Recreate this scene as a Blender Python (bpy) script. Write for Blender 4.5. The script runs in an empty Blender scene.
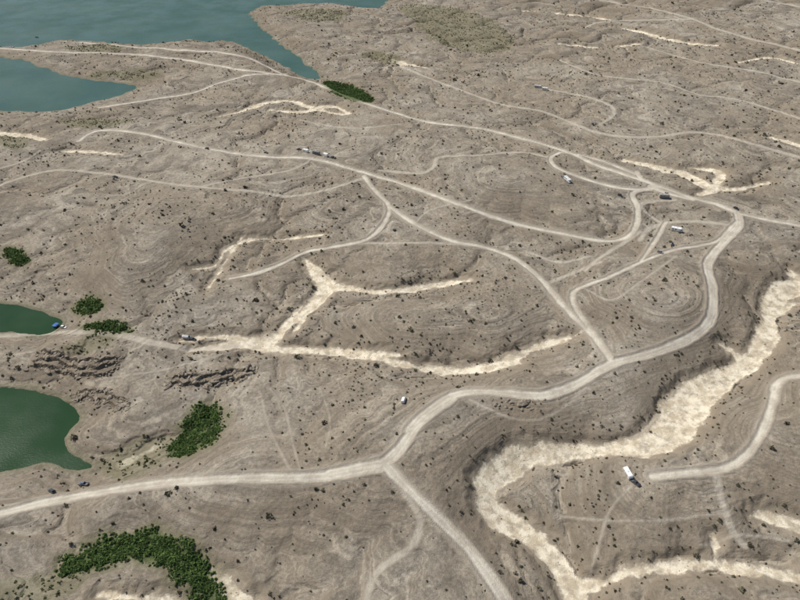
import bpy, bmesh, math, random
import numpy as np
from mathutils import Vector, Matrix
rng=np.random.default_rng(7); random.seed(7)
CAMH=280.0; PITCH=math.radians(38); F=628.0
sp,cp=math.sin(PITCH),math.cos(PITCH)
scene=bpy.context.scene

# ---------------------------------------------------------------- noise
_perm={}
def pn(x,y,seed=0):
    if seed not in _perm:
        r=np.random.default_rng(1000+seed); p=r.permutation(256); a=r.random(256)*2*np.pi
        _perm[seed]=(np.concatenate([p,p]),np.cos(a),np.sin(a))
    p,gx,gy=_perm[seed]
    xi=np.floor(x).astype(np.int64); yi=np.floor(y).astype(np.int64)
    xf=x-xi; yf=y-yi
    u=xf*xf*xf*(xf*(xf*6-15)+10); v=yf*yf*yf*(yf*(yf*6-15)+10)
    def g(ix,iy,dx,dy):
        h=p[p[ix&255]+(iy&255)]
        return gx[h]*dx+gy[h]*dy
    a=g(xi,yi,xf,yf); b=g(xi+1,yi,xf-1,yf); c=g(xi,yi+1,xf,yf-1); d=g(xi+1,yi+1,xf-1,yf-1)
    return (a+(b-a)*u)+((c+(d-c)*u)-(a+(b-a)*u))*v
def sst(x,a,b):
    t=np.clip((x-a)/(b-a),0,1); return t*t*(3-2*t)

# ---------------------------------------------------------------- photogrammetry: pixel + elevation -> ground
def unproj(px,py,z):
    u=(px-400)/F; v=(300-py)/F
    dz=-sp+v*cp
    t=(z-CAMH)/dz
    return u*t,(cp+v*sp)*t

# ---------------------------------------------------------------- terrain control elevations
CP=[(0,512,8),(100,492,9),(200,480,12),(300,476,14),(385,462,15),(450,397,17),(540,394,19),(610,363,19),(690,337,22),(715,290,24),(738,218,26),(800,228,27),
(800,280,19),(768,310,16),(735,370,13),(680,405,11),(580,447,8.5),(505,462,7),(490,505,5.5),(545,545,4),(575,600,3),
(800,375,21),(760,430,20),(700,470,15),(632,482,13),(740,530,10),(800,520,11),(680,563,6),(790,570,8),(650,520,12),(800,598,11),(690,598,9),
(600,415,13.5),(470,450,13),(430,510,13),(505,598,9),(380,570,9),(300,540,8),(250,590,5),(215,585,4),(130,545,4),(60,575,6),(0,560,8),(0,600,9),(60,530,6),(200,520,9),(100,590,8),
(200,430,2),(165,455,3),(110,466,3),(300,430,9),(350,400,11),(404,400,13.5),(250,400,7),(120,390,6),(150,420,5.5),(60,372,6),(100,350,4),(0,360,5),
(240,342,4.5),(340,350,6.5),(450,366,9.5),(535,345,12.5),(600,345,17),(330,280,9),(280,328,6),(430,285,12),(305,258,10),
(430,325,17.5),(380,320,14.5),(500,320,19),(345,312,11),(540,300,18),(520,262,18),(450,240,18),(400,262,17),(640,300,28),(660,260,26),(590,250,19.5),
(200,147,12),(310,158,15),(400,182,17),(510,222,19),(625,238,21),(500,180,29),(480,205,23),(570,205,24),
(60,170,7),(160,182,12),(290,196,12),(365,178,15),(50,210,8),(150,220,18),(250,215,13),(150,260,14),(80,250,8),(50,280,5),(120,300,8),(200,300,8),(15,255,3),(200,265,7),(275,235,9),
(100,112,4),(60,125,5),(210,88,9),(270,72,13),(150,60,8),(60,52,4),(340,95,15),(300,115,10),(250,105,8),(430,122,18),(565,150,22),(690,198,26),
(400,60,10),(350,88,6),(450,85,15),(540,88,22),(600,125,24),(700,132,30),(800,157,34),(640,80,31),(800,100,42),(700,50,36),(500,45,14),(430,20,9),(350,30,8),(560,10,24),(800,10,50),(650,10,34),
(760,260,24),(700,240,24),(790,340,21),(-150,300,6),(-150,500,10),(-200,150,8),(950,300,32),(950,500,22),(1000,100,55),(700,-40,60),(1000,-60,90),(450,-50,14)]
CPa=np.array(CP,float)
cx,cy=unproj(CPa[:,0],CPa[:,1],CPa[:,2]); cz=CPa[:,2]
K0=22.0
D2=(cx[:,None]-cx)**2+(cy[:,None]-cy)**2
A=np.sqrt(D2+K0*K0)-0.06*np.eye(len(cx))*K0
Pm=np.stack([np.ones_like(cx),cx/1000,cy/1000],1)
M=np.block([[A,Pm],[Pm.T,np.zeros((3,3))]])
sol=np.linalg.lstsq(M,np.concatenate([cz,np.zeros(3)]),rcond=None)[0]
def h_rbf(x,y):
    xs=np.clip(x,-900,1100); ys=np.clip(y,90,1750)
    out=sol[-3]+sol[-2]*xs/1000+sol[-1]*ys/1000
    for i in range(len(cx)):
        out=out+sol[i]*np.sqrt((xs-cx[i])**2+(ys-cy[i])**2+K0*K0)
    return out

# ---------------------------------------------------------------- grid
def axis(fine_lo,fine_hi,s0,lo2,hi2,s1,lo3,hi3):
    a=list(np.arange(fine_lo,fine_hi,s0))
    s=s0
    while a[-1]<hi3:
        s=min(s*1.015,s1) if a[-1]<hi2 else s*1.14
        a.append(a[-1]+s)
    b=[];s=s0;v=fine_lo
    while v>lo3:
        s=min(s*1.015,s1) if v>lo2 else s*1.14
        v-=s; b.append(v)
    return np.array(b[::-1]+a)
xs=axis(-235,260,0.75,-950,1000,2.1,-9000,9000)
ys=axis(110,470,0.75,90,1550,2.0,-5000,12000)
X,Y=np.meshgrid(xs,ys)
print('grid',X.shape)
H=h_rbf(X,Y)
H=np.maximum(H,1.5)
far=sst(np.maximum(np.abs(X)-1000,0)+np.maximum(Y-1700,0)+np.maximum(-Y,0),0,2500)
H=H+far*(60+120*np.abs(pn(X/900,Y/900,31))+60*pn(X/400,Y/400,32))
wx=X+14*pn(X/55,Y/55,1); wy=Y+14*pn(X/55,Y/55,2)
rough=sst(pn(X/170,Y/170,3),-0.35,0.35)*0.7+0.45
farw=sst(Y,550,1000)
H=H+rough*((5.2+7*farw)*(np.abs(pn(wx/85,wy/85,4))-0.2)+(1.9+3.5*farw)*(np.abs(pn(wx/34,wy/34,5))-0.2))
H=np.maximum(H,1.2)
# ---------------------------------------------------------------- water polygons (outlines on z=0)
LAKE=[(-700,-110),(100,-120),(330,-70),(400,-20),(384,3),(372,9),(330,3),(290,5),(262,6),(250,14),(262,28),(275,40),(292,52),(306,62),(322,78),(304,77),(284,66),(262,54),(246,47),(226,41),(206,42),(190,39),(172,42),(140,44),(95,42),(60,40),(30,46),(0,46),(-120,30),(-140,58),(0,57),(38,66),(62,74),(90,80),(118,83),(137,88),(112,98),(86,104),(62,110),(30,112),(0,111),(-150,118),(-900,140)]
POOLA=[(-90,296),(0,303),(25,307),(48,314),(62,320),(60,328),(45,334),(20,334),(0,332),(-90,335)]
POOLB=[(-110,380),(0,387),(30,390),(55,397),(72,406),(79,417),(70,430),(66,441),(72,455),(92,467),(70,469),(45,463),(25,467),(0,472),(-110,480)]
def cr(pts,n,closed=False):
    P=np.array(pts,float); m=len(P); out=[]
    for i in range(m if closed else m-1):
        if closed: p0,p1,p2,p3=P[i-1],P[i],P[(i+1)%m],P[(i+2)%m]
        else: p0,p1,p2,p3=P[max(i-1,0)],P[i],P[i+1],P[min(i+2,m-1)]
        for k in range(n):
            t=k/n
            out.append(0.5*((2*p1)+(-p0+p2)*t+(2*p0-5*p1+4*p2-p3)*t*t+(-p0+3*p1-3*p2+p3)*t**3))
    if not closed: out.append(P[-1])
    return np.array(out)
def seg_sdf(field,pts,w,R):
    for i in range(len(pts)-1):
        a=pts[i];b=pts[i+1]
        x0,x1=min(a[0],b[0])-R,max(a[0],b[0])+R; y0,y1=min(a[1],b[1])-R,max(a[1],b[1])+R
        i0,i1=np.searchsorted(xs,[x0,x1]); j0,j1=np.searchsorted(ys,[y0,y1])
        if i1<=i0 or j1<=j0: continue
        XX=X[j0:j1,i0:i1];YY=Y[j0:j1,i0:i1]
        dx,dy=b[0]-a[0],b[1]-a[1];L=dx*dx+dy*dy+1e-9
        t=np.clip(((XX-a[0])*dx+(YY-a[1])*dy)/L,0,1)
        d=np.hypot(XX-a[0]-t*dx,YY-a[1]-t*dy)-(w[i]+(w[i+1]-w[i])*t)
        s=field[j0:j1,i0:i1]
        np.minimum(s,d,out=s)
def inside(poly):
    r=np.zeros(X.shape,bool); n=len(poly)
    x0,x1=poly[:,0].min(),poly[:,0].max(); y0,y1=poly[:,1].min(),poly[:,1].max()
    i0,i1=np.searchsorted(xs,[x0,x1]); j0,j1=np.searchsorted(ys,[y0,y1])
    XX=X[j0:j1,i0:i1];YY=Y[j0:j1,i0:i1]; rr=np.zeros(XX.shape,bool)
    for i in range(n):
        a=poly[i];b=poly[(i+1)%n]
        if a[1]==b[1]: continue
        c=((a[1]>YY)!=(b[1]>YY))&(XX<(b[0]-a[0])*(YY-a[1])/(b[1]-a[1])+a[0])
        rr^=c
    r[j0:j1,i0:i1]=rr
    return r
WD=np.full(X.shape,90.0)
for poly,n in ((LAKE,3),(POOLA,5),(POOLB,5)):
    q=cr(poly,n,True); gx,gy=unproj(q[:,0],q[:,1],0.0); g=np.stack([gx,gy],1)
    f=np.full(X.shape,90.0)
    seg_sdf(f,np.vstack([g,g[:1]]),np.zeros(len(g)+1),90)
    ins=inside(g); f=np.where(ins,-f,f)
    WD=np.where(WD<0,WD,np.where(f<0,f,np.minimum(WD,f)))
WD=WD+(1.6+5*farw)*pn(X/14,Y/14,8)*1.0+0.9*pn(X/5,Y/5,9)+6*farw*pn(X/38,Y/38,10)
s=sst(WD,0,48)
H=np.where(WD>0,np.maximum(H*s,0)+np.minimum(WD*0.16,2.2)*(1-s*0.6),np.maximum(WD*0.15,-4))

# ---------------------------------------------------------------- drainage: flow accumulation carves dendritic rills
def resample(A,xn,yn):
    i=np.clip(np.searchsorted(xs,xn)-1,0,len(xs)-2); j=np.clip(np.searchsorted(ys,yn)-1,0,len(ys)-2)
    u=((xn-xs[i])/(xs[i+1]-xs[i]))[None,:]; v=((yn-ys[j])/(ys[j+1]-ys[j]))[:,None]
    return (A[np.ix_(j,i)]*(1-u)+A[np.ix_(j,i+1)]*u)*(1-v)+(A[np.ix_(j+1,i)]*(1-u)+A[np.ix_(j+1,i+1)]*u)*v
gs=2.6
ux=np.arange(-800,900,gs); uy=np.arange(95,1400,gs)
B=resample(H,ux,uy); UX,UY=np.meshgrid(ux,uy)
B=B+0.9*pn(UX/16,UY/16,61)+0.45*pn(UX/7,UY/7,62)+rng.normal(0,.10,B.shape)
big=1e6; Wf=np.full(B.shape,big); edge=np.zeros(B.shape,bool); edge[0]=edge[-1]=True; edge[:,0]=edge[:,-1]=True; edge|=B<0.15
Wf[edge]=B[edge]
for it in range(700):
    m_=Wf.copy()
    for dj,di in ((0,1),(0,-1),(1,0),(-1,0),(1,1),(1,-1),(-1,1),(-1,-1)):
        m_=np.minimum(m_,np.roll(np.roll(Wf,dj,0),di,1)+0.002*math.hypot(dj,di))
    nw=np.where(edge,B,np.maximum(B,np.minimum(Wf,m_)))
    if it%20==0 and np.array_equal(nw,Wf): break
    Wf=nw
hN,wN=B.shape
best=np.full(B.shape,-1e9); tgt=np.arange(hN*wN).reshape(hN,wN).copy(); ids=tgt.copy()
for dj,di in ((0,1),(0,-1),(1,0),(-1,0),(1,1),(1,-1),(-1,1),(-1,-1)):
    nb=np.roll(np.roll(Wf,-dj,0),-di,1); idn=np.roll(np.roll(ids,-dj,0),-di,1)
    sl=(Wf-nb)/math.hypot(dj,di)*(1+.15*rng.random(B.shape))
    up=sl>best; best=np.where(up,sl,best); tgt=np.where(up,idn,tgt)
tgt=np.where(edge,ids,tgt).ravel().tolist(); order=np.argsort(-Wf.ravel()).tolist(); acc=[1.0]*(hN*wN)
for o in order:
    t_=tgt[o]
    if t_!=o: acc[t_]+=acc[o]
ch=np.log2(np.array(acc).reshape(hN,wN))
ch=np.where(edge,0,np.clip((ch-3.4)/7,0,1.1))
def sm(A,k):
    for _ in range(k):
        A=(A*2+np.roll(A,1,0)+np.roll(A,-1,0)+np.roll(A,1,1)+np.roll(A,-1,1))/6
    return A
chs=sm(ch,1); chw=sm(ch,7)
def ups(Ag,fillv=0.0):
    i=np.clip((X+1.3*pn(X/6,Y/6,63)-ux[0])/gs,0,wN-1.001); j=np.clip((Y+1.3*pn(X/6,Y/6,64)-uy[0])/gs,0,hN-1.001)
    i0=i.astype(int); j0=j.astype(int); u=i-i0; v=j-j0
    r=Ag[j0,i0]*(1-u)*(1-v)+Ag[j0,i0+1]*u*(1-v)+Ag[j0+1,i0]*(1-u)*v+Ag[j0+1,i0+1]*u*v
    return np.where((X<ux[0])|(X>ux[-1])|(Y<uy[0])|(Y>uy[-1]),fillv,r)
RILL=ups(chs); RILLW=ups(chw)

def sampler(A):
    def f(x,y):
        x=np.asarray(x,float);y=np.asarray(y,float)
        i=np.clip(np.searchsorted(xs,x)-1,0,len(xs)-2); j=np.clip(np.searchsorted(ys,y)-1,0,len(ys)-2)
        u=(x-xs[i])/(xs[i+1]-xs[i]); v=(y-ys[j])/(ys[j+1]-ys[j])
        return A[j,i]*(1-u)*(1-v)+A[j,i+1]*u*(1-v)+A[j+1,i]*(1-u)*v+A[j+1,i+1]*u*v
    return f
def ground_at(px,py,samp):
    px=np.asarray(px,float);py=np.asarray(py,float)
    z=np.full(px.shape,10.0)
    for k in range(40):
        x,y=unproj(px,py,z); z=0.5*z+0.5*samp(x,y)
    return x,y,z
S1=sampler(H)

# ---------------------------------------------------------------- roads  (px,py,half width m)
def R(pts,w): return [(a,b,w) for a,b in pts]
MAJOR=[
 R([(-60,528),(0,513),(50,501),(100,492),(160,483),(230,478),(300,477),(345,473),(382,463),(400,447),(416,425),(440,402),(465,392),(500,392),(540,395),(575,384),(610,364),(650,353),(688,338),(710,318),(712,288),(707,264),(722,243),(738,226),(737,213)],2.7),
 R([(737,213),(716,204),(690,197),(650,183),(600,166),(565,151),(520,138),(475,127),(430,122),(380,108),(340,94),(310,81),(285,75),(266,66),(246,57),(215,52),(150,48),(80,42)],2.2),
 R([(737,213),(770,220),(860,236)],1.9),
 R([(385,464),(402,483),(430,510),(468,549),(490,578),(512,612)],2.7),
 R([(0,48),(60,52),(130,54),(180,59),(230,68),(262,72),(300,78)],2.2),
 R([(78,141),(88,134),(104,130),(140,133),(200,147),(260,156),(310,158),(352,169),(400,183),(458,204),(510,222),(560,233),(600,240),(624,238),(636,225),(637,208),(632,193),(652,187)],1.9),
 R([(560,152),(550,158),(556,167),(580,177),(606,185),(632,189),(655,187),(640,178),(636,172)],1.9),
 R([(560,152),(575,154),(600,160),(640,176)],1.6),
 R([(100,107),(150,99),(190,93),(222,82),(250,75),(285,74)],2.0),
 R([(363,176),(374,190),(388,206),(384,222),(366,239),(330,247),(304,252),(280,264),(258,272),(230,278)],1.7),
 R([(388,206),(415,224),(450,240),(486,247),(515,259),(540,279),(556,298),(572,315),(590,333),(602,348),(612,362)],1.7),
 R([(736,222),(718,240),(700,245),(672,250),(640,262),(610,276),(588,284),(573,292),(574,306),(586,324),(598,340),(606,354)],1.4),
 R([(860,372),(800,375),(778,382),(772,402),(762,430),(748,452),(728,466),(700,471),(652,476)],1.8),
 R([(650,186),(668,193),(692,199)],2.6),
 R([(380,465),(360,468),(330,474)],3.6),
 R([(410,430),(425,415),(450,398)],3.6),
 R([(640,262),(655,240),(665,222)],1.0),
]
MINOR=[
 R([(0,185),(30,175),(60,170),(110,174),(160,182),(200,187),(250,191),(290,196),(325,190),(350,182),(366,178)],1.9),
 R([(640,240),(650,228),(672,222),(705,222),(735,226)],1.6),
 R([(-40,338),(0,336),(60,333),(110,334),(150,342),(190,348),(236,343)],2.4),
 R([(350,243),(400,243),(440,243),(486,247)],1.3),
 R([(380,170),(420,173),(434,166),(440,157),(480,155),(520,152),(548,157)],1.8),
 R([(365,612),(372,580),(392,560),(412,545),(420,520),(404,492)],1.5),
 R([(716,474),(722,500),(732,530),(745,545)],1.6),
 R([(860,172),(800,157),(760,146),(720,135),(690,132),(650,137),(600,133),(545,112),(500,104),(450,86),(400,66)],2.1),
 R([(538,88),(580,95),(608,104),(614,114),(600,124)],1.9),
 R([(600,0),(650,8),(690,18),(730,33),(800,50),(860,60)],2.6),
 R([(740,-5),(780,3),(840,14)],2.6),
 R([(585,28),(600,22),(640,20),(690,19)],2.1),
 R([(600,262),(575,272),(548,283)],1.5),
 R([(590,256),(560,262),(530,252)],1.1),
 R([(640,232),(600,258),(585,270)],1.6),
 R([(676,200),(640,204),(660,222)],1.4),
 R([(200,187),(230,180),(290,170),(310,160)],1.2),
 R([(588,290),(612,300),(640,282),(676,256)],0.7),
 R([(470,400),(520,420),(560,410),(600,372)],0.5),
 R([(560,515),(600,520),(660,520),(722,512)],0.5),
 R([(632,485),(610,510),(600,540),(590,575)],0.5),
 R([(790,540),(740,535),(700,545)],0.5),
 R([(415,224),(430,210),(470,200)],0.7),
 R([(100,380),(150,372),(200,362),(240,350)],0.4),
 R([(270,388),(285,410),(292,440),(300,470)],0.2),
 R([(290,470),(270,430),(262,400)],0.2),
 R([(320,388),(330,420),(325,450)],0.2),
 R([(300,120),(350,128),(400,124)],1.0),
 R([(700,95),(740,100),(800,118)],1.8),
 R([(640,45),(700,62),(760,72),(830,90)],1.9),
 R([(560,60),(600,75),(660,82),(700,95)],1.4),
 R([(40,150),(20,162),(-10,170)],1.2),
]
WASH=[
 [(860,262,8),(800,283,8),(777,292,7),(772,312,5),(767,338,6),(742,366,5),(712,382,8),(690,402,11),(676,425,10),(650,441,7),(610,447,4),(570,450,4.5),(535,452,6),(508,462,7),(487,480,6),(487,500,5),(505,517,7),(528,532,5),(548,549,5),(562,568,5),(574,590,5),(585,630,6)],
 [(860,300,1),(800,275,3),(790,268,2)],
 [(720,340,.5),(735,350,2),(745,362,3)],[(800,300,1),(785,305,2),(772,320,2)],
 [(578,583,3),(604,580,2.0),(634,568,2.6),(676,563,2.2),(712,560,2.4),(745,568,2.6),(790,572,3),(850,590,4)],
 [(716,536,1.0),(716,560,1.5)],
 [(752,512,1.2),(780,515,2.4),(800,523,3.4),(850,530,4)],
 [(303,255,1.6),(316,270,4),(326,284,6),(318,297,5),(300,312,3.5),(284,326,3),(272,338,4),(238,342,4.0),(190,348,1.2)],
 [(300,305,1.2),(288,318,2.4),(276,334,3)],[(312,300,.6),(300,320,1.2),(292,330,1)],
 [(472,277,1),(445,281,2.2),(410,286,2.6),(380,289,2),(350,286,2.0),(328,285,4)],
 [(240,342,4),(290,347,2.6),(340,349,2.6),(390,358,2.4),(430,366,2.6),(470,368,3.2),(505,360,4.5),(530,347,3),(560,337,1.6),(585,330,1)],
 [(400,352,.8),(370,351,1.5),(330,346,2)],[(180,338,1),(215,334,1.2),(245,338,2)],
 [(192,266,.6),(214,262,1.4),(226,246,.9),(250,237,1.4),(285,236,1.1),(322,232,.6)],
 [(214,115,1.5),(238,110,3.5),(262,102,4),(290,99,2.5),(312,106,3),(345,113,2)],
 [(270,108,1.5),(300,110,3),(330,104,3),(350,112,1)],
 [(625,158,2),(650,163,4),(685,172,5),(705,182,5),(735,186,3),(770,180,2)],
 [(690,165,1.5),(720,170,3),(715,185,4),(700,192,2)],
 [(-40,128,3),(0,131,5),(28,134,4),(45,138,2)],
 [(55,150,1),(80,149,2.4),(120,152,1)],
 [(392,58,2.4),(404,62,5),(426,66,3)],
 [(195,560,1),(206,570,2.6),(218,583,5),(236,600,6),(250,620,6)],
 [(100,590,.6),(140,596,1.6),(190,604,3)],
 [(240,235,.6),(225,258,.8),(205,290,.2)],
 [(610,25,2),(640,30,3),(680,40,3),(720,44,2)],
 [(510,8,1.5),(560,12,3),(610,18,2)],[(560,42,1.5),(600,46,3),(640,42,1.5)],[(740,60,1.5),(770,56,3),(800,62,2)],
 [(120,462,.8),(140,452,1),(165,440,.6)],
 [(770,135,1.5),(790,140,3),(820,150,2)],
]
def build(list_,n,Rr):
    f=np.full(X.shape,30.0)
    for L in list_:
        q=cr(L,n); x,y,z=ground_at(q[:,0],q[:,1],S1)
        seg_sdf(f,np.stack([x,y],1),q[:,2],Rr)
    return f
RM=build(MAJOR,5,22); RN=build(MINOR,5,18); WS0=build(WASH,5,40)
WS=WS0+3.0*pn(X/17,Y/17,11)+2.2*pn(X/7,Y/7,12)+1.2*pn(X/3.2,Y/3.2,16)
RM=RM+0.9*pn(X/24,Y/24,13)+0.5*pn(X/6,Y/6,17); RN=RN+0.5*pn(X/6,Y/6,14)+0.5*pn(X/25,Y/25,18)
GREEN=[[(168,450),(182,425),(196,408),(214,404),(223,414),(220,432),(206,446),(186,456)],
 [(62,560),(95,540),(140,531),(180,538),(208,562),(218,585),(220,606),(198,606),(178,580),(144,559),(104,564),(72,576)],
 [(82,326),(108,322),(126,327),(132,332),(104,332)],
 [(76,304),(92,297),(100,303),(97,311),(81,312)],
 [(4,250),(18,249),(29,260),(14,263)],
 [(324,83),(340,82),(362,90),(372,101),(352,100),(334,93)]]
TINT=[[(92,74),(130,72),(158,72),(156,78),(132,80)],[(288,12),(318,8),(344,12),(338,20),(310,20)],
 [(364,54),(380,52),(398,58),(390,63)],[(98,462),(118,455),(150,448),(170,440),(160,460),(110,472)],
 [(0,592),(30,585),(60,578),(70,590),(30,604),(0,606)],[(74,346),(96,336),(104,340),(84,350)],
 [(60,120),(80,118),(130,120),(80,128)],[(400,6),(440,6),(480,16),(510,36),(500,52),(450,46),(420,26)],
 [(0,136),(20,140),(22,146),(0,148)],[(60,47),(110,44),(112,50),(84,50)]]
def polys(L):
    D=np.full(X.shape,30.0); out=[]
    for gq in L:
        q=cr(gq,4,True); x,y,z=ground_at(q[:,0],q[:,1],S1); P=np.stack([x,y],1)
        f=np.full(X.shape,30.0); seg_sdf(f,np.vstack([P,P[:1]]),np.zeros(len(P)+1),30)
        D=np.minimum(D,np.where(inside(P),-f,f)); out.append(P)
    return D,out
GD,Gpolys=polys(GREEN); GT,Tpolys=polys(TINT)
GD=GD-.6+3.8*pn(X/14,Y/14,15)+2.4*pn(X/5.5,Y/5.5,19)
GT=GT+14*pn(X/26,Y/26,26)+4*pn(X/6,Y/6,27)
GDa=np.minimum(GD,np.maximum(GT,1.5))
# ---------------------------------------------------------------- shape roads & washes into the relief
def blur(A,k):
    def b1(A,ax):
        c=np.cumsum(np.insert(A,0,0,axis=ax),axis=ax)
        n=A.shape[ax]; idx=np.arange(n); lo=np.clip(idx-k,0,n); hi=np.clip(idx+k+1,0,n)
        sh=[1,1]; sh[ax]=n
        return (np.take(c,hi,ax)-np.take(c,lo,ax))/(hi-lo).reshape(sh)
    return b1(b1(A,0),1)
land=WD>0
flatR=(1-0.95*(1-sst(RM,0,4)))*(1-0.8*(1-sst(RN,0,2)))*(1-0.9*(1-sst(WS,0,3)))
H=np.where(land,H-np.minimum((2.3*RILL+2.6*RILLW)*flatR,np.maximum(H-0.4,0)*.7),H)
RILLC=RILL*flatR
Hs=blur(blur(H,4),4)
m=np.maximum(1-sst(RM,0.5,9),0.7*(1-sst(RN,0,5)))*sst(WD,2,10)
H=H*(1-m)+Hs*m
H=np.where(land,H-0.3*(1-sst(RM,-0.6,0.6))+0.35*np.exp(-((RM-1.2)/0.9)**2),H)
H=np.where(land,H-np.minimum(3.0*(1-sst(WS,-1.5,7)),np.maximum(H-0.5,0))*(1-0.9*(1-sst(RM,0,6))),H)
# rock ledges: stepped scarps facing the camera side
LEDG=[([(28,366),(50,370),(74,376),(100,376),(120,368)],2.3,(0,5,10)),([(164,386),(185,385),(205,383),(232,378),(256,374)],2.1,(0,5.0)),([(66,404),(84,398),(110,402),(128,410)],1.3,(0,5))]
LEDGEPTS=[]
for L,hh,offs in LEDG:
    q=cr(L,6); x,y,z=ground_at(q[:,0],q[:,1],S1); LEDGEPTS.append((x,y))
    yl=np.interp(X,x,y)+3.2*pn(X/9,Y/60,51)+1.6*pn(X/3.5,Y/40,52)
    endf=sst(X,x[0]-3,x[0]+10)*(1-sst(X,x[-1]-10,x[-1]+3))
    for o in offs:
        sd=Y-yl-o-1.5*pn(X/6,Y/30,53+int(o))
        H=H+np.where(land,hh*sst(sd,-.5,.9)*np.exp(-np.maximum(sd,0)/14)*endf,0)
gy_,gx_=np.gradient(blur(H,3),ys,xs); SL=np.hypot(gx_,gy_)
# strand-line terraces left by the falling lake + fine roughness; weaker on steep banks
amp=(sst(pn(X/90,Y/90,21),-0.35,0.25)*0.95+0.2)*(1-.8*sst(SL,.14,.34))
flat=(1-0.95*(1-sst(RM,0,3)))*(1-0.9*(1-sst(WS,0,2)))
zz=H+0.12*pn(X/22,Y/22,22)
nearw=(1-sst(WD,20,75))
ter=0.14*np.sin(zz*2*np.pi/0.95)+0.06*np.sin(zz*2*np.pi/0.37)
H=np.where(land,H+flat*amp*ter+flat*nearw*.15*np.sin(zz*2*np.pi/1.25),H)
rg=.40+.8*sst(pn(X/75,Y/75,29),-.3,.35)
H=np.where(land,H+flat*rg*(0.42*pn(X/9,Y/9,28)+0.26*pn(X/4.2,Y/4.2,23)+0.17*pn(X/2.1,Y/2.1,24)),H)
H=np.where(land,np.maximum(H,0.06+0.02*np.minimum(WD,10)),H)
S2=sampler(H); sWD=sampler(WD); sRM=sampler(RM); sRN=sampler(RN); sWS=sampler(WS); sGD=sampler(GD); sGT=sampler(GT); sRI=sampler(RILLW); sRL=sampler(RILL)

# ---------------------------------------------------------------- node helpers
def newmat(name):
    m=bpy.data.materials.new(name); m.use_nodes=True; nt=m.node_tree; nt.nodes.clear(); return m,nt
class G:
    def __init__(s,nt): s.nt=nt
    def n(s,t,**k):
        nd=s.nt.nodes.new(t)
        for a,b in k.items(): setattr(nd,a,b)
        return nd
    def put(s,sock,v):
        if isinstance(v,bpy.types.NodeSocket): s.nt.links.new(v,sock)
        elif v is not None:
            sock.default_value=v if not (isinstance(v,tuple) and len(v)==3 and sock.type=='RGBA') else (*v,1)
    def math(s,op,a,b=None,c=None,clamp=False):
        nd=s.n('ShaderNodeMath',operation=op,use_clamp=clamp); s.put(nd.inputs[0],a)
        if b is not None: s.put(nd.inputs[1],b)
        if c is not None: s.put(nd.inputs[2],c)
        return nd.outputs[0]
    def mr(s,v,a,b,c=0.0,d=1.0,smooth=True):
        nd=s.n('ShaderNodeMapRange',interpolation_type='SMOOTHSTEP' if smooth else 'LINEAR')
        for i,q in enumerate((v,a,b,c,d)): s.put(nd.inputs[i],q)
        return nd.outputs[0]
    def noise(s,vec,scale,detail=4,rough=0.55):
        nd=s.n('ShaderNodeTexNoise'); s.put(nd.inputs['Vector'],vec); nd.inputs['Scale'].default_value=scale
        nd.inputs['Detail'].default_value=detail; nd.inputs['Roughness'].default_value=rough
        return nd.outputs['Fac']
    def mix(s,f,a,b,mode='MIX'):
        nd=s.n('ShaderNodeMix',data_type='RGBA',blend_type=mode); s.put(nd.inputs[0],f); s.put(nd.inputs[6],a); s.put(nd.inputs[7],b)
        return nd.outputs[2]
    def val(s,c,f):
        nd=s.n('ShaderNodeVectorMath',operation='SCALE'); s.put(nd.inputs[0],c); s.put(nd.inputs[3],f); return nd.outputs[0]
    def attr(s,name):
        return s.n('ShaderNodeAttribute',attribute_name=name).outputs['Fac']

gm,nt=newmat('desert_ground'); g=G(nt)
geo=g.n('ShaderNodeNewGeometry'); pos=geo.outputs['Position']
sep=g.n('ShaderNodeSeparateXYZ'); g.put(sep.inputs[0],pos); z=sep.outputs[2]
nbig=g.noise(pos,0.011,5); nmed=g.noise(pos,0.06,8,.65); nblo=g.noise(pos,0.14,6,.7); nfine=g.noise(pos,0.55,5,.65); ngr=g.noise(pos,2.2,3,.7)
def comb(zs,xy):
    v=g.n('ShaderNodeCombineXYZ')
    g.put(v.inputs[0],g.math('MULTIPLY',sep.outputs[0],xy)); g.put(v.inputs[1],g.math('MULTIPLY',sep.outputs[1],xy))
    g.put(v.inputs[2],g.math('MULTIPLY',g.math('ADD',z,g.math('MULTIPLY',nblo,0.35)),zs)); return v.outputs[0]
b1=g.noise(comb(0.9,0.004),1.0,3,.6); b2=g.noise(comb(3.4,0.015),1.0,2,.5)
col=g.mix(g.mr(nbig,.38,.62),(.272,.228,.172),(.335,.297,.240))
col=g.mix(g.mr(nmed,.42,.62,0,.8),col,(.222,.188,.146))
col=g.mix(g.mr(nblo,.50,.70,0,.6),col,(.375,.328,.258))
bf=g.math('MULTIPLY',g.mr(b1,.36,.64,.82,1.10),g.mr(b2,.38,.62,.78,1.13))
bandmask=g.mr(g.noise(pos,.022,4,.6),.34,.56,.3,1)
col=g.val(col,g.math('ADD',g.math('MULTIPLY',g.math('SUBTRACT',bf,1),bandmask),1))
col=g.val(col,g.math('MULTIPLY',g.mr(nfine,.28,.72,.76,1.20),g.mr(ngr,.25,.75,.84,1.14)))
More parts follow.
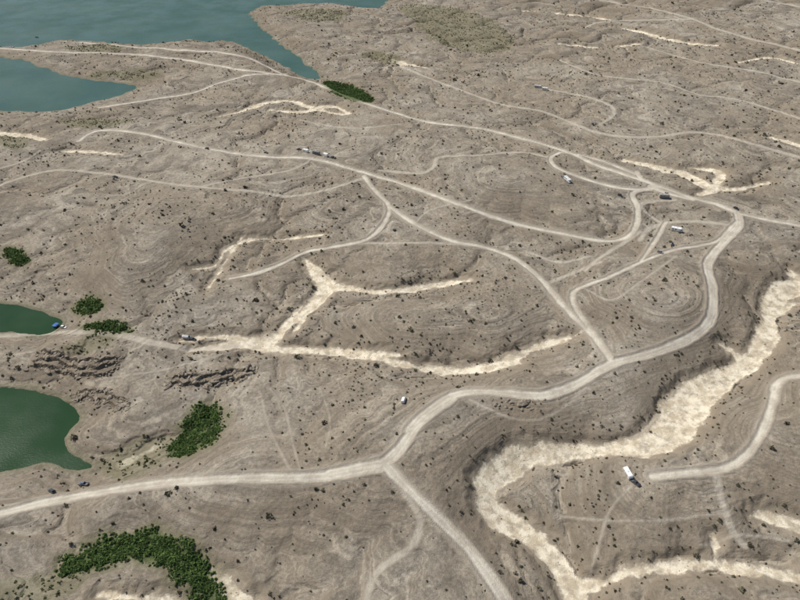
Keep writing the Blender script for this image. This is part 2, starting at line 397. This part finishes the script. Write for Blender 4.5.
# banks and hill flanks: browner, darker gravel
slp=g.math('ADD',g.attr('slope'),g.math('MULTIPLY',g.math('SUBTRACT',nblo,.5),.22))
col=g.mix(g.mr(slp,.10,.34,0,.6),col,(.195,.158,.115))
ri=g.math('ADD',g.attr('rill'),g.math('MULTIPLY',g.math('SUBTRACT',nfine,.5),.25))
col=g.mix(g.mr(ri,.28,.75,0,.55),col,(.43,.37,.285))
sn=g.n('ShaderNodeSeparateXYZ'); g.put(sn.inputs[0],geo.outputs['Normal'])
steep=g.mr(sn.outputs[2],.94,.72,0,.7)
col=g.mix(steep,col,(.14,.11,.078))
wd=g.attr('shore')
col=g.mix(g.mr(g.math('ADD',wd,g.math('MULTIPLY',nfine,5)),9,2.5,0,.6),col,(.15,.14,.085))
ws=g.math('ADD',g.attr('wash'),g.math('MULTIPLY',g.math('SUBTRACT',nfine,.5),5.0))
wcol=g.mix(g.mr(g.noise(pos,.16,7,.7),.38,.60),(.52,.44,.32),(.78,.70,.55))
wcol=g.val(wcol,g.mr(ngr,.25,.75,.86,1.10))
col=g.mix(g.mr(ws,10,0,0,.36),col,(.42,.355,.265))
wm=g.math('MULTIPLY',g.mr(ws,1.0,-.7),g.mr(g.noise(pos,.22,6,.65),.34,.52,.35,1))
col=g.mix(wm,col,wcol)
rn=g.math('ADD',g.attr('track'),g.math('MULTIPLY',g.math('SUBTRACT',nfine,.5),2.6))
col=g.mix(g.math('MULTIPLY',g.mr(rn,.9,-.9,0,.65),g.mr(nblo,.3,.6,.6,1)),col,(.50,.45,.37))
rd0=g.attr('road')
rm=g.math('ADD',rd0,g.math('MULTIPLY',g.math('SUBTRACT',nfine,.5),2.8))
rc=g.mix(g.mr(g.noise(pos,.09,7,.65),.38,.62),(.46,.41,.335),(.61,.56,.465))
rc=g.val(rc,g.math('MULTIPLY',g.mr(ngr,.2,.8,.88,1.1),g.mr(g.math('SINE',g.math('MULTIPLY',rd0,3.2)),-1,1,.93,1.05)))
col=g.mix(g.mr(rm,4.4,.2,0,.45),col,(.42,.37,.30))
col=g.mix(g.mr(rm,1.0,-1.2,0,.96),col,rc)
gd=g.math('ADD',g.attr('green'),g.math('MULTIPLY',g.math('SUBTRACT',nfine,.5),5))
col=g.mix(g.mr(gd,6,0,0,.55),col,(.15,.145,.075))
col=g.mix(g.mr(gd,0,-2.5,0,.85),col,(.07,.10,.032))
bs=g.n('ShaderNodeBsdfPrincipled'); g.put(bs.inputs['Base Color'],col); bs.inputs['Roughness'].default_value=.95
bs.inputs['Specular IOR Level'].default_value=.12
bp=g.n('ShaderNodeBump'); bp.inputs['Strength'].default_value=.75; bp.inputs['Distance'].default_value=.65
g.put(bp.inputs['Height'],g.math('ADD',nfine,g.math('MULTIPLY',ngr,.4))); g.put(bs.inputs['Normal'],bp.outputs[0])
out=g.n('ShaderNodeOutputMaterial'); nt.links.new(bs.outputs[0],out.inputs[0])

# ---------------------------------------------------------------- terrain meshes (one relief split by surface)
ny,nx=X.shape
idx=np.arange(nx*ny).reshape(ny,nx)
quads=np.stack([idx[:-1,:-1],idx[:-1,1:],idx[1:,1:],idx[1:,:-1]],-1).reshape(-1,4)
def cellmin(A): return np.minimum(np.minimum(A[:-1,:-1],A[:-1,1:]),np.minimum(A[1:,1:],A[1:,:-1])).ravel()
cat=np.zeros(len(quads),int)
cat[cellmin(WS)<2.5]=2; cat[np.minimum(cellmin(RM),cellmin(RN))<2.0]=1
CO=np.stack([X.ravel(),Y.ravel(),H.ravel()],1).astype(np.float32)
ATT={'shore':WD,'wash':WS,'track':RN,'road':RM,'green':GDa,'rill':RILLC,'slope':SL}
def mesh_from(name,co,faces,atts=None,mat=None,smooth=False):
    me=bpy.data.meshes.new(name); k=faces.shape[1]
    me.vertices.add(len(co)); me.vertices.foreach_set('co',np.ascontiguousarray(co,dtype=np.float32).ravel())
    me.loops.add(faces.size); me.loops.foreach_set('vertex_index',faces.ravel().astype(np.int32))
    me.polygons.add(len(faces)); me.polygons.foreach_set('loop_start',np.arange(0,faces.size,k,dtype=np.int32))
    me.polygons.foreach_set('use_smooth',np.full(len(faces),smooth))
    me.update(calc_edges=True)
    if atts:
        for n_,a in atts.items():
            at=me.attributes.new(n_,'FLOAT','POINT'); at.data.foreach_set('value',np.ascontiguousarray(a,dtype=np.float32))
    ob=bpy.data.objects.new(name,me); scene.collection.objects.link(ob)
    if mat: me.materials.append(mat)
    return ob
for c,name in ((0,'terrain'),(1,'dirt_road'),(2,'dry_wash')):
    fq=quads[cat==c]; u,inv=np.unique(fq,return_inverse=True)
    mesh_from(name,CO[u],inv.reshape(-1,4),{k:np.clip(v.ravel()[u],-60,60) for k,v in ATT.items()},gm)

# ---------------------------------------------------------------- water
def water(name,x0,x1,y0,y1,c1,c2,rough,spec):
    m,nt=newmat(name+'_surface'); g=G(nt)
    geo=g.n('ShaderNodeNewGeometry'); pos=geo.outputs['Position']
    c=g.mix(g.mr(g.noise(pos,.012,5),.35,.65),c1,c2)
    bs=g.n('ShaderNodeBsdfPrincipled'); g.put(bs.inputs['Base Color'],c); g.put(bs.inputs['Roughness'],g.mr(g.noise(pos,.03,4),.35,.65,rough,rough*2))
    bs.inputs['IOR'].default_value=1.33; bs.inputs['Specular IOR Level'].default_value=spec
    bp=g.n('ShaderNodeBump'); bp.inputs['Strength'].default_value=.5; bp.inputs['Distance'].default_value=.13
    g.put(bp.inputs['Height'],g.noise(pos,.9,5,.6)); g.put(bs.inputs['Normal'],bp.outputs[0])
    out=g.n('ShaderNodeOutputMaterial'); nt.links.new(bs.outputs[0],out.inputs[0])
    return mesh_from(name,np.array([(x0,y0,0),(x1,y0,0),(x1,y1,0),(x0,y1,0)]),np.array([[0,1,2,3]]),None,m)
water('lake_water',-9000,300,560,12000,(.040,.090,.072),(.060,.112,.092),.2,.20)
water('pond_water',-420,-120,180,460,(.014,.044,.016),(.022,.056,.022),.10,.3)

# ---------------------------------------------------------------- foliage
def leafmat(name,a,b,rough=.8):
    m,nt=newmat(name); g=G(nt)
    at=g.attr('tint'); geo=g.n('ShaderNodeNewGeometry')
    c=g.mix(at,a,b)
    c=g.val(c,g.mr(g.noise(geo.outputs['Position'],.5,3),.3,.7,.65,1.35))
    bs=g.n('ShaderNodeBsdfPrincipled'); g.put(bs.inputs['Base Color'],c); bs.inputs['Roughness'].default_value=rough
    bs.inputs['Specular IOR Level'].default_value=.2
    out=g.n('ShaderNodeOutputMaterial'); nt.links.new(bs.outputs[0],out.inputs[0]); return m
def template(nleaf,size,flat=.75):
    V=[];T=[]
    for i in range(nleaf):
        a=random.random()*6.283; el=math.asin(random.random()**.8); r=(.35+.65*random.random()**.5)*(1+.25*math.sin(3*a+i%2))
        c=np.array([math.cos(a)*math.cos(el)*r*.5,math.sin(a)*math.cos(el)*r*.5,math.sin(el)*r*flat*.8+.06])
        d1=np.random.default_rng(i*13+nleaf).normal(size=3); d1/=np.linalg.norm(d1)
        d2=np.cross(d1,[.3,.5,.8]); d2/=np.linalg.norm(d2)
        s=size*(.6+.8*random.random())
        V+= [c+d1*s,c-d1*s*.6+d2*s*.8,c-d1*s*.6-d2*s*.8]; T+=[random.random()]*3
    for k in range(3):
        a=k*2.1+random.random(); e=np.array([math.cos(a)*.3,math.sin(a)*.3,.45])
        V+=[np.array([.03,0,-.15]),np.array([-.03,.02,-.15]),e]; T+=[.2]*3
    return np.array(V),np.array(T)
def scatter(name,pts,sizes,templates,mat,hs=None,tb=None):
    cos=[];tint=[]
    n=len(pts); which=rng.integers(0,len(templates),n)
    for k,(V,T) in enumerate(templates):
        s=np.where(which==k)[0]
        if len(s)==0: continue
        a=rng.random(len(s))*6.283; ca,sa=np.cos(a)[:,None],np.sin(a)[:,None]
        sz=sizes[s][:,None]; hh=sz*(hs[s][:,None] if hs is not None else 1)
        x=(V[:,0]*ca-V[:,1]*sa)*sz+pts[s,0:1]; y=(V[:,0]*sa+V[:,1]*ca)*sz+pts[s,1:2]
        zc=V[:,2]*hh+pts[s,2:3]
        base=rng.random((len(s),1)) if tb is None else tb[s][:,None]
        cos.append(np.stack([x,y,zc],-1).reshape(-1,3)); tint.append((T[None,:]*.4+base*.6).ravel())
    co=np.concatenate(cos); t=np.concatenate(tint)
    return mesh_from(name,co,np.arange(len(co)).reshape(-1,3),{'tint':t},mat)
N=300000
yy=np.sqrt(rng.random(N))*1650+60; xx=(rng.random(N)*2-1)*(yy*.72+130)
ok=(yy>95)&(yy<1650)
den=sst(pn(xx/60,yy/60,41)+.6*pn(xx/18,yy/18,42),-.40,.5)
w_=sWS(xx,yy); ri_=sRI(xx,yy); rl=sRL(xx,yy)
den=.05+den*.36+.35*np.exp(-((w_-5)/4)**2)+.5*np.clip(rl,0,.8)
den=den*(1.0+1.4*(1-sst(yy,250,520)))*(1-.40*sst(yy,800,1300))
ok&=(rng.random(N)<den*.70)&(sWD(xx,yy)>3)&(sRM(xx,yy)>1.8)&(sRN(xx,yy)>.6)&(w_>.8)
ok|=(w_<0)&(w_>-8)&(rng.random(N)<.03)&(sRM(xx,yy)>1.6)&(sWD(xx,yy)>3)
xx=xx[ok];yy=yy[ok]; print('shrubs',len(xx))
zz_=S2(xx,yy)
sz=np.clip(np.exp(rng.normal(-.16,.44,len(xx))),.35,3.0)
bigm=rng.random(len(xx))<.05; sz[bigm]*=1.6
P=np.stack([xx,yy,zz_-.03],1)
lm=leafmat('creosote_leaves',(.050,.048,.030),(.140,.128,.078))
near=yy<420
T1=[template(42,.19) for _ in range(6)]; T2=[template(13,.32) for _ in range(6)]
def merge_scatter(name,groups,mat):
    obs=[scatter(name,*gp,mat) for gp in groups]
    for o in obs: o.select_set(True)
    bpy.context.view_layer.objects.active=obs[0]; bpy.ops.object.join(); obs[0].name=name
    bpy.ops.object.select_all(action='DESELECT'); return obs[0]
merge_scatter('creosote_shrubs',[(P[near],sz[near],T1),(P[~near],sz[~near]*1.05,T2)],lm)
def fill_pts(PL,dens,cap=14000):
    gx=[];gy=[]
    for Pg in PL:
        x0,y0=Pg.min(0)-5; x1,y1=Pg.max(0)+5; k=min(int((x1-x0)*(y1-y0)*dens),cap); gx.append(rng.uniform(x0,x1,k)); gy.append(rng.uniform(y0,y1,k))
    return np.concatenate(gx),np.concatenate(gy)
gx,gy=fill_pts(Gpolys,2.2)
dd=sGD(gx,gy); gap=pn(gx/4.5,gy/4.5,71)+.6*pn(gx/11,gy/11,72)
ok=(dd<1.2)&(sWD(gx,gy)>-.8)&(rng.random(len(gx))<np.where(dd<-2.5,.95,np.where(dd<-1,.55,.2)))&(sRM(gx,gy)>1)&(gap>-.40)
gx=gx[ok];gy=gy[ok]; gap=gap[ok]; print('green',len(gx))
TG=[template(26,.24,.9) for _ in range(6)]
scatter('green_tamarisk_thicket',np.stack([gx,gy,S2(gx,gy)-.05],1),np.clip(.6+1.0*(gap+.3)+rng.random(len(gx))*.7,.5,2.0),TG,leafmat('tamarisk_leaves',(.055,.095,.024),(.120,.185,.050)),tb=np.clip(.5+.9*pn(gx/7,gy/7,73)+rng.normal(0,.15,len(gx)),0,1))
gx,gy=fill_pts(Tpolys,.16,5000)
dd=sGT(gx,gy); ok=(dd<1)&(sWD(gx,gy)>.3)&(sRM(gx,gy)>1)&(pn(gx/9,gy/9,74)>-.1); gx=gx[ok];gy=gy[ok]
scatter('lakeshore_brush',np.stack([gx,gy,S2(gx,gy)-.05],1),rng.uniform(.5,1.5,len(gx)),T2,leafmat('brush_leaves',(.070,.082,.036),(.13,.14,.06)))

# ---------------------------------------------------------------- rocks
def rockmat():
    m,nt=newmat('weathered_rock'); g=G(nt); geo=g.n('ShaderNodeNewGeometry')
    c=g.mix(g.mr(g.noise(geo.outputs['Position'],.8,5),.35,.65),(.12,.095,.070),(.30,.255,.195))
    bs=g.n('ShaderNodeBsdfPrincipled'); g.put(bs.inputs['Base Color'],c); bs.inputs['Roughness'].default_value=.95
    out=g.n('ShaderNodeOutputMaterial'); nt.links.new(bs.outputs[0],out.inputs[0]); return m
rk=rockmat()
def rocktemplate(st=1.0):
    bm=bmesh.new(); bmesh.ops.create_icosphere(bm,subdivisions=2,radius=.5)
    ax=[Vector(np.random.default_rng(random.randrange(9999)).normal(size=3)).normalized() for _ in range(7)]
    for v in bm.verts:
        for a in ax:
            d=v.co.dot(a)-.31
            if d>0: v.co-=a*d
        v.co.z*=.7; v.co.x*=st
    bmesh.ops.triangulate(bm,faces=bm.faces)
    V=np.array([l.vert.co[:] for f in bm.faces for l in f.loops]); bm.free()
    return V,np.full(len(V),.5)
RT=[rocktemplate(random.choice((1,1.4,1.9))) for _ in range(8)]
rx=[];ry=[]
for (x,y),(L,hh,offs) in zip(LEDGEPTS,LEDG):
    n=60*len(offs); xr=rng.uniform(x[0],x[-1],n)
    o=rng.choice(offs,n); yl=np.interp(xr,x,y)+3.2*pn(xr/9,y.mean()/60+0*xr,51)
    rx.append(xr); ry.append(yl+o+rng.normal(-.6,1.5,n))
for L,n,spd in (([(540,402,0),(515,405,0),(498,400,0)],30,2.0),([(500,35,0),(515,40,0),(505,28,0)],60,9)):
    q=cr(L,8); i=rng.integers(0,len(q),n); x,y,z_=ground_at(q[i,0],q[i,1],S2); rx.append(x+rng.normal(0,spd,n)); ry.append(y+rng.normal(0,spd,n))
rx=np.concatenate(rx);ry=np.concatenate(ry); k=sWD(rx,ry)>1
rx,ry=rx[k],ry[k]
scatter('rock_outcrop',np.stack([rx,ry,S2(rx,ry)],1),np.clip(np.exp(rng.normal(.35,.55,len(rx))),.5,4.0),RT,rk)
nb=14000; bx=rng.uniform(-300,330,nb); by=rng.uniform(100,620,nb)
k=(sWD(bx,by)>1)&(sRM(bx,by)>1)&(pn(bx/25,by/25,55)>.0); bx,by=bx[k],by[k]
scatter('scattered_boulders',np.stack([bx,by,S2(bx,by)],1),rng.uniform(.15,.65,len(bx)),RT[:3],rk)

# ---------------------------------------------------------------- vehicles
_mc={}
def pmat(name,c,rough=.4,metal=0.0,coat=.0):
    key=(name,c)
    if key in _mc: return _mc[key]
    m,nt=newmat(name); g=G(nt); tc=g.n('ShaderNodeTexCoord')
    cc=g.val(g.mix(0.0,c,c),g.mr(g.noise(tc.outputs['Object'],1.7,4),.3,.7,.86,1.06))
    bs=g.n('ShaderNodeBsdfPrincipled'); g.put(bs.inputs['Base Color'],cc)
    bs.inputs['Roughness'].default_value=rough; bs.inputs['Metallic'].default_value=metal; bs.inputs['Coat Weight'].default_value=coat
    out=g.n('ShaderNodeOutputMaterial'); nt.links.new(bs.outputs[0],out.inputs[0]); _mc[key]=m; return m
GLASS=pmat('tinted_glass',(.02,.025,.03),.08); RUB=pmat('tyre_rubber',(.02,.02,.02),.85); CHR=pmat('bumper_trim',(.12,.12,.12),.5); RIM=pmat('wheel_rim',(.4,.4,.4),.35,.8)
def link(ob,par): scene.collection.objects.link(ob); ob.parent=par; return ob
def prism(par,name,prof,wb,wt,mat,zb=None,bev=.06,x0=0):
    zs=[p[1] for p in prof]; lo,hi=min(zs),max(zs)
    bm=bmesh.new(); Ls=[];Rs=[]
    for y_,z_ in prof:
        w=wb+(wt-wb)*((z_-lo)/(hi-lo) if hi>lo else 0)
        Ls.append(bm.verts.new((x0-w,y_,z_))); Rs.append(bm.verts.new((x0+w,y_,z_)))
    n=len(prof)
    bm.faces.new(Ls[::-1]); bm.faces.new(Rs)
    for i in range(n): bm.faces.new([Ls[i],Ls[(i+1)%n],Rs[(i+1)%n],Rs[i]])
    bmesh.ops.recalc_face_normals(bm,faces=bm.faces)
    me=bpy.data.meshes.new(name); bm.to_mesh(me); bm.free(); me.materials.append(mat)
    ob=link(bpy.data.objects.new(name,me),par)
    if bev: b=ob.modifiers.new('b','BEVEL'); b.width=bev; b.segments=2; b.limit_method='ANGLE'
    return ob
def box(par,name,x,y,z,dx,dy,dz,mat,bev=.03):
    return prism(par,name,[(y-dy/2,z-dz/2),(y+dy/2,z-dz/2),(y+dy/2,z+dz/2),(y-dy/2,z+dz/2)],dx/2,dx/2,mat,bev=bev,x0=x)
def wheel(par,name,x,y,r,w=.24):
    bm=bmesh.new(); bmesh.ops.create_cone(bm,cap_ends=True,segments=20,radius1=r,radius2=r,depth=w,matrix=Matrix.Translation((x,y,r))@Matrix.Rotation(math.pi/2,4,'Y'))
    nf=len(bm.faces)
    s=1 if x>0 else -1
    bmesh.ops.create_cone(bm,cap_ends=True,segments=14,radius1=r*.58,radius2=r*.5,depth=.05,matrix=Matrix.Translation((x+s*(w/2+.01),y,r))@Matrix.Rotation(math.pi/2,4,'Y'))
    bm.faces.ensure_lookup_table()
    for f in bm.faces[nf:]: f.material_index=1
    me=bpy.data.meshes.new(name); bm.to_mesh(me); bm.free(); me.materials.append(RUB); me.materials.append(RIM)
    link(bpy.data.objects.new(name,me),par)
def wheels(par,w,ys_,r):
    i=1
    for y_ in ys_:
        for s in (-1,1): wheel(par,f'wheel_{i}',s*w,y_,r); i+=1
def mk_car(par,c,tall=0):
    m=pmat('car_paint',c,.3,0,.6)
    prism(par,'body',[(-2.3,.35),(2.25,.35),(2.35,.6),(2.25,.85),(1.1,1.0+.1*tall),(-2.1,1.02+.1*tall),(-2.35,.85)],.9,.86,m,bev=.1)
    b=1.0+.1*tall; t=1.42+.33*tall; r=-2.0 if tall else -1.6
    prism(par,'windows',[(1.2,b-.03),(.35,t),(r+.45*(1-.5*tall),t),(r-.15,b-.03)],.83,.66,GLASS,bev=.04)
    prism(par,'roof',[(.35,t-.02),(.25,t+.06),(r+.5*(1-.5*tall),t+.06),(r+.35*(1-.5*tall),t-.02)],.69,.66,m,bev=.03)
    box(par,'front_bumper',0,2.33,.5,1.6,.12,.22,CHR); box(par,'rear_bumper',0,-2.36,.5,1.6,.12,.22,CHR)
    wheels(par,.82,(1.45,-1.45),.35)
def mk_pickup(par,c):
    m=pmat('truck_paint',c,.3,0,.6)
    prism(par,'body',[(-.6,.45),(2.75,.45),(2.85,.8),(2.7,1.1),(1.3,1.2),(-.6,1.2)],.97,.93,m,bev=.1)
    prism(par,'windows',[(1.45,1.18),(.75,1.78),(-.65,1.78),(-.85,1.18)],.88,.74,GLASS,bev=.04)
    prism(par,'roof',[(.78,1.76),(.7,1.86),(-.6,1.86),(-.68,1.76)],.77,.74,m,bev=.03)
    box(par,'bed_floor',0,-1.75,.7,1.8,2.2,.3,CHR); 
    for s in (-1,1): box(par,'bed_side',s*.92,-1.75,.95,.1,2.25,.5,m)
    box(par,'tailgate',0,-2.85,.95,1.74,.08,.5,m)
    box(par,'rear_bumper',0,-2.98,.55,1.8,.16,.2,CHR); box(par,'front_bumper',0,2.9,.6,1.85,.14,.3,CHR)
    wheels(par,.88,(1.85,-1.75),.42)
def mk_van(par,c):
    m=pmat('van_paint',c,.35,0,.4)
    prism(par,'body',[(-2.7,.4),(2.6,.4),(2.75,.75),(2.6,1.1),(1.9,1.35),(1.15,2.15),(.9,2.25),(-2.6,2.25),(-2.75,1.9)],.98,.84,m,bev=.1)
    prism(par,'windscreen',[(1.93,1.40),(1.2,2.13),(1.24,2.16),(1.99,1.42)],.78,.72,GLASS,bev=0)
    for s in (-1,1): prism(par,'side_window',[(.4,1.4),(1.5,1.4),(1.05,1.95),(.4,1.95)],.03,.03,GLASS,bev=0,x0=s*.90)
    box(par,'front_bumper',0,2.75,.5,1.8,.12,.24,CHR)
    wheels(par,.88,(1.75,-1.75),.38)
def mk_rv(par,c,L=8.2):
    m=pmat('rv_shell',c,.45); a=L/2
    prism(par,'body',[(-a,.55),(a-1.7,.55),(a-1.7,2.2),(a-.5,2.3),(a-.3,2.7),(a-.7,3.15),(-a+.1,3.2)],1.22,1.2,m,bev=.1)
    prism(par,'cab',[(a-1.75,.5),(a,.5),(a+.1,.95),(a-.1,1.2),(a-.85,1.35),(a-1.3,2.15),(a-1.75,2.15)],1.0,.9,m,bev=.08)
    prism(par,'windscreen',[(a-.86,1.38),(a-1.24,2.1),(a-1.18,2.12),(a-.78,1.4)],.85,.8,GLASS,bev=0)
    for s in (-1,1):
        for k,y_ in enumerate((-a+1.5,-a+3.6)): box(par,f'window_{k+1}',s*1.22,y_,2.1,.06,1.2,.6,GLASS,0)
        box(par,'stripe',s*1.225,-.8,1.3,.03,L-2.2,.22,pmat('stripe_paint',(.12,.1,.09),.5),0)
    box(par,'air_conditioner',0,.2,3.32,.8,.95,.24,pmat('roof_unit',(.6,.6,.58),.5),.05)
    box(par,'roof_vent',.3,-2.1,3.26,.45,.45,.12,CHR,.02)
    wheels(par,1.05,(a-1.0,-a+2.2),.42)
def mk_trailer(par,c,L=6.8):
    m=pmat('camper_shell',c,.4); a=L/2
    prism(par,'body',[(-a,.55),(a-.3,.55),(a,1.0),(a,2.2),(a-.5,2.85),(-a+.4,2.9),(-a,2.5)],1.2,1.17,m,bev=.12)
    for s in (-1,1):
        box(par,'window',s*1.21,1.2,1.85,.05,1.1,.6,GLASS,0); box(par,'rear_window',s*1.21,-1.9,1.85,.05,.9,.55,GLASS,0)
    box(par,'door',1.2,-.4,1.5,.05,.7,1.75,pmat('door_panel',(.5,.5,.48),.5),.01)
    box(par,'air_conditioner',0,0,3.0,.75,.9,.22,pmat('roof_unit',(.6,.6,.58),.5),.05)
    prism(par,'hitch',[(a-.3,.5),(a+1.1,.48),(a+1.1,.6),(a-.3,.62)],.5,.06,CHR,bev=0)
    wheels(par,1.06,(-.1,-.95),.36)
def mk_canopy(par,c):
    m=pmat('canopy_fabric',c,.8)
    bm=bmesh.new(); vs=[bm.verts.new((x_,y_,2.2)) for x_,y_ in ((-1.8,-1.8),(1.8,-1.8),(1.8,1.8),(-1.8,1.8))]; t=bm.verts.new((0,0,3.1))
    lo=[bm.verts.new((v.co.x*1.01,v.co.y*1.01,1.95)) for v in vs]
    for i in range(4): bm.faces.new([vs[i],vs[(i+1)%4],t]); bm.faces.new([lo[i],lo[(i+1)%4],vs[(i+1)%4],vs[i]])
    me=bpy.data.meshes.new('canopy'); bm.to_mesh(me); bm.free(); me.materials.append(m); link(bpy.data.objects.new('canopy',me),par)
    i=1
    for x_ in (-1.7,1.7):
        for y_ in (-1.7,1.7): box(par,f'leg_{i}',x_,y_,1.05,.06,.06,2.2,RIM,0); i+=1
    box(par,'folding_table',0,.2,.72,1.6,.7,.05,RIM,.01)
    for x_ in (-.7,.7): box(par,'table_leg',x_,.2,.35,.05,.6,.7,RIM,0)
def mk_boat(par,c):
    m=pmat('hull_paint',c,.3,0,.5)
    bm=bmesh.new(); secs=[]
    for y_,w,k in ((-3,1.1,.1),(-1,1.2,.05),(1,1.1,.05),(2.3,.65,.25),(3.2,.06,.8)):
        secs.append([bm.verts.new(p) for p in ((-w,y_,1.0),(-w*.8,y_,.3),(0,y_,k-.1),(w*.8,y_,.3),(w,y_,1.0))])
    for a,b in zip(secs,secs[1:]):
        for i in range(4): bm.faces.new([a[i],a[i+1],b[i+1],b[i]])
        bm.faces.new([a[0],b[0],b[4],a[4]])
    bm.faces.new(secs[0]); bmesh.ops.recalc_face_normals(bm,faces=bm.faces)
    me=bpy.data.meshes.new('hull'); bm.to_mesh(me); bm.free(); me.materials.append(m); link(bpy.data.objects.new('hull',me),par)
    box(par,'deck_seats',0,-1.2,1.1,1.4,1.4,.35,CHR,.05); prism(par,'windshield',[(.6,1.0),(.2,1.5),(.26,1.5),(.7,1.0)],.8,.6,GLASS,bev=0)
    box(par,'outboard_motor',0,-3.2,.95,.4,.4,.8,RUB,.06)
MK={'parked_car':mk_car,'parked_suv':lambda p,c:mk_car(p,c,1),'pickup_truck':mk_pickup,'white_van':mk_van,'motorhome':mk_rv,'camper_trailer':mk_trailer,'canopy_tent':mk_canopy,'motorboat':mk_boat}
def place(kind,px,py,hx,hy,c,dist=None):
    """stand a vehicle on the relief; (hx,hy) gives the direction it faces"""
    x,y,z=ground_at(np.array([px,px+hx*.25]),np.array([py,py+hy*.25]),S2)
    h=Vector((x[1]-x[0],y[1]-y[0],0)).normalized()
    if kind=='motorboat' : zc=max(float(S2(x[0],y[0])),0)-.15; nrm=Vector((0,0,1))
    else:
        e=2.4; sx=float(S2(x[0]+e,y[0])-S2(x[0]-e,y[0]))/(2*e); sy=float(S2(x[0],y[0]+e)-S2(x[0],y[0]-e))/(2*e)
        zc=float(np.mean([S2(x[0]+a,y[0]+b) for a in (-1.5,0,1.5) for b in (-1.5,0,1.5)])); nrm=Vector((-sx,-sy,1)).normalized()
    f=(h-nrm*h.dot(nrm)).normalized(); r=f.cross(nrm)
    e=bpy.data.objects.new(kind,None); scene.collection.objects.link(e); e.empty_display_size=1
    e.matrix_world=Matrix(((r.x,f.x,nrm.x,x[0]),(r.y,f.y,nrm.y,y[0]),(r.z,f.z,nrm.z,zc),(0,0,0,1)))
    MK[kind](e,c); return e
W=(.78,.78,.76); DK=(.04,.042,.05)
V=[('parked_suv',52,492,-8,-6,DK),('pickup_truck',84,485,-10,-1,(.10,.13,.17)),('white_van',404,401,3,-9,W),
('camper_trailer',628,475,5,8,W),('pickup_truck',635,483,7,5,DK),
('motorhome',664,197,8,1,(.35,.33,.3)),('motorhome',677,231,8,2,W),('pickup_truck',672,245,2,8,DK),('parked_suv',660,253,5,2,(.3,.3,.3)),
('parked_suv',563,178,5,3,(.25,.25,.26)),('motorhome',567,181,6,5,W),
('pickup_truck',299,150,-8,-2,DK),('camper_trailer',306,152,-8,-2,W),('motorhome',316,154,-8,-2,(.2,.2,.2)),('camper_trailer',326,156,-8,-2,W),('pickup_truck',333,158,-8,-2,DK),
('parked_car',266,153,8,2,DK),('parked_suv',207,149,-8,-2,DK),('parked_car',115,177,8,1,DK),
('motorhome',538,88,9,1,(.5,.5,.5)),('camper_trailer',545,90,9,1,W),('parked_suv',593,125,5,5,DK),('white_van',187,338,8,1,(.6,.6,.6)),
('canopy_tent',57,327,5,1,(.05,.16,.5)),('parked_suv',64,328,6,1,W),('motorboat',38,40,9,1,(.1,.1,.11)),('parked_suv',193,340,5,1,DK),('motorboat',12,47,5,1,(.6,.6,.6)),
('parked_suv',736,209,4,2,DK),('parked_suv',620,196,4,2,DK)]
for v in V: place(*v)

# ---------------------------------------------------------------- light, sky, camera
EL=math.radians(50); AZ=math.radians(-58)
sd=Vector((math.sin(AZ)*math.cos(EL),math.cos(AZ)*math.cos(EL),math.sin(EL)))
sun=bpy.data.lights.new('sun','SUN'); sun.energy=4.7; sun.angle=math.radians(.5); sun.color=(1,.955,.88)
so=bpy.data.objects.new('sun',sun); scene.collection.objects.link(so); so.rotation_euler=sd.to_track_quat('Z','Y').to_euler(); so.location=(0,0,500)
w=bpy.data.worlds.new('World'); scene.world=w; w.use_nodes=True; nt=w.node_tree
sk=nt.nodes.new('ShaderNodeTexSky'); sk.sky_type='NISHITA'; sk.sun_disc=False; sk.sun_elevation=EL; sk.sun_rotation=AZ
bg=nt.nodes['Background']; bg.inputs[1].default_value=.08; nt.links.new(sk.outputs[0],bg.inputs[0])
cam=bpy.data.cameras.new('camera'); co=bpy.data.objects.new('camera',cam); scene.collection.objects.link(co)
cam.sensor_width=36; cam.lens=36*F/800; cam.clip_start=1; cam.clip_end=30000
co.location=(0,0,CAMH); co.rotation_euler=(math.pi/2-PITCH,0,0); scene.camera=co
scene.view_settings.view_transform='Standard'; scene.view_settings.look='None'; scene.view_settings.exposure=0
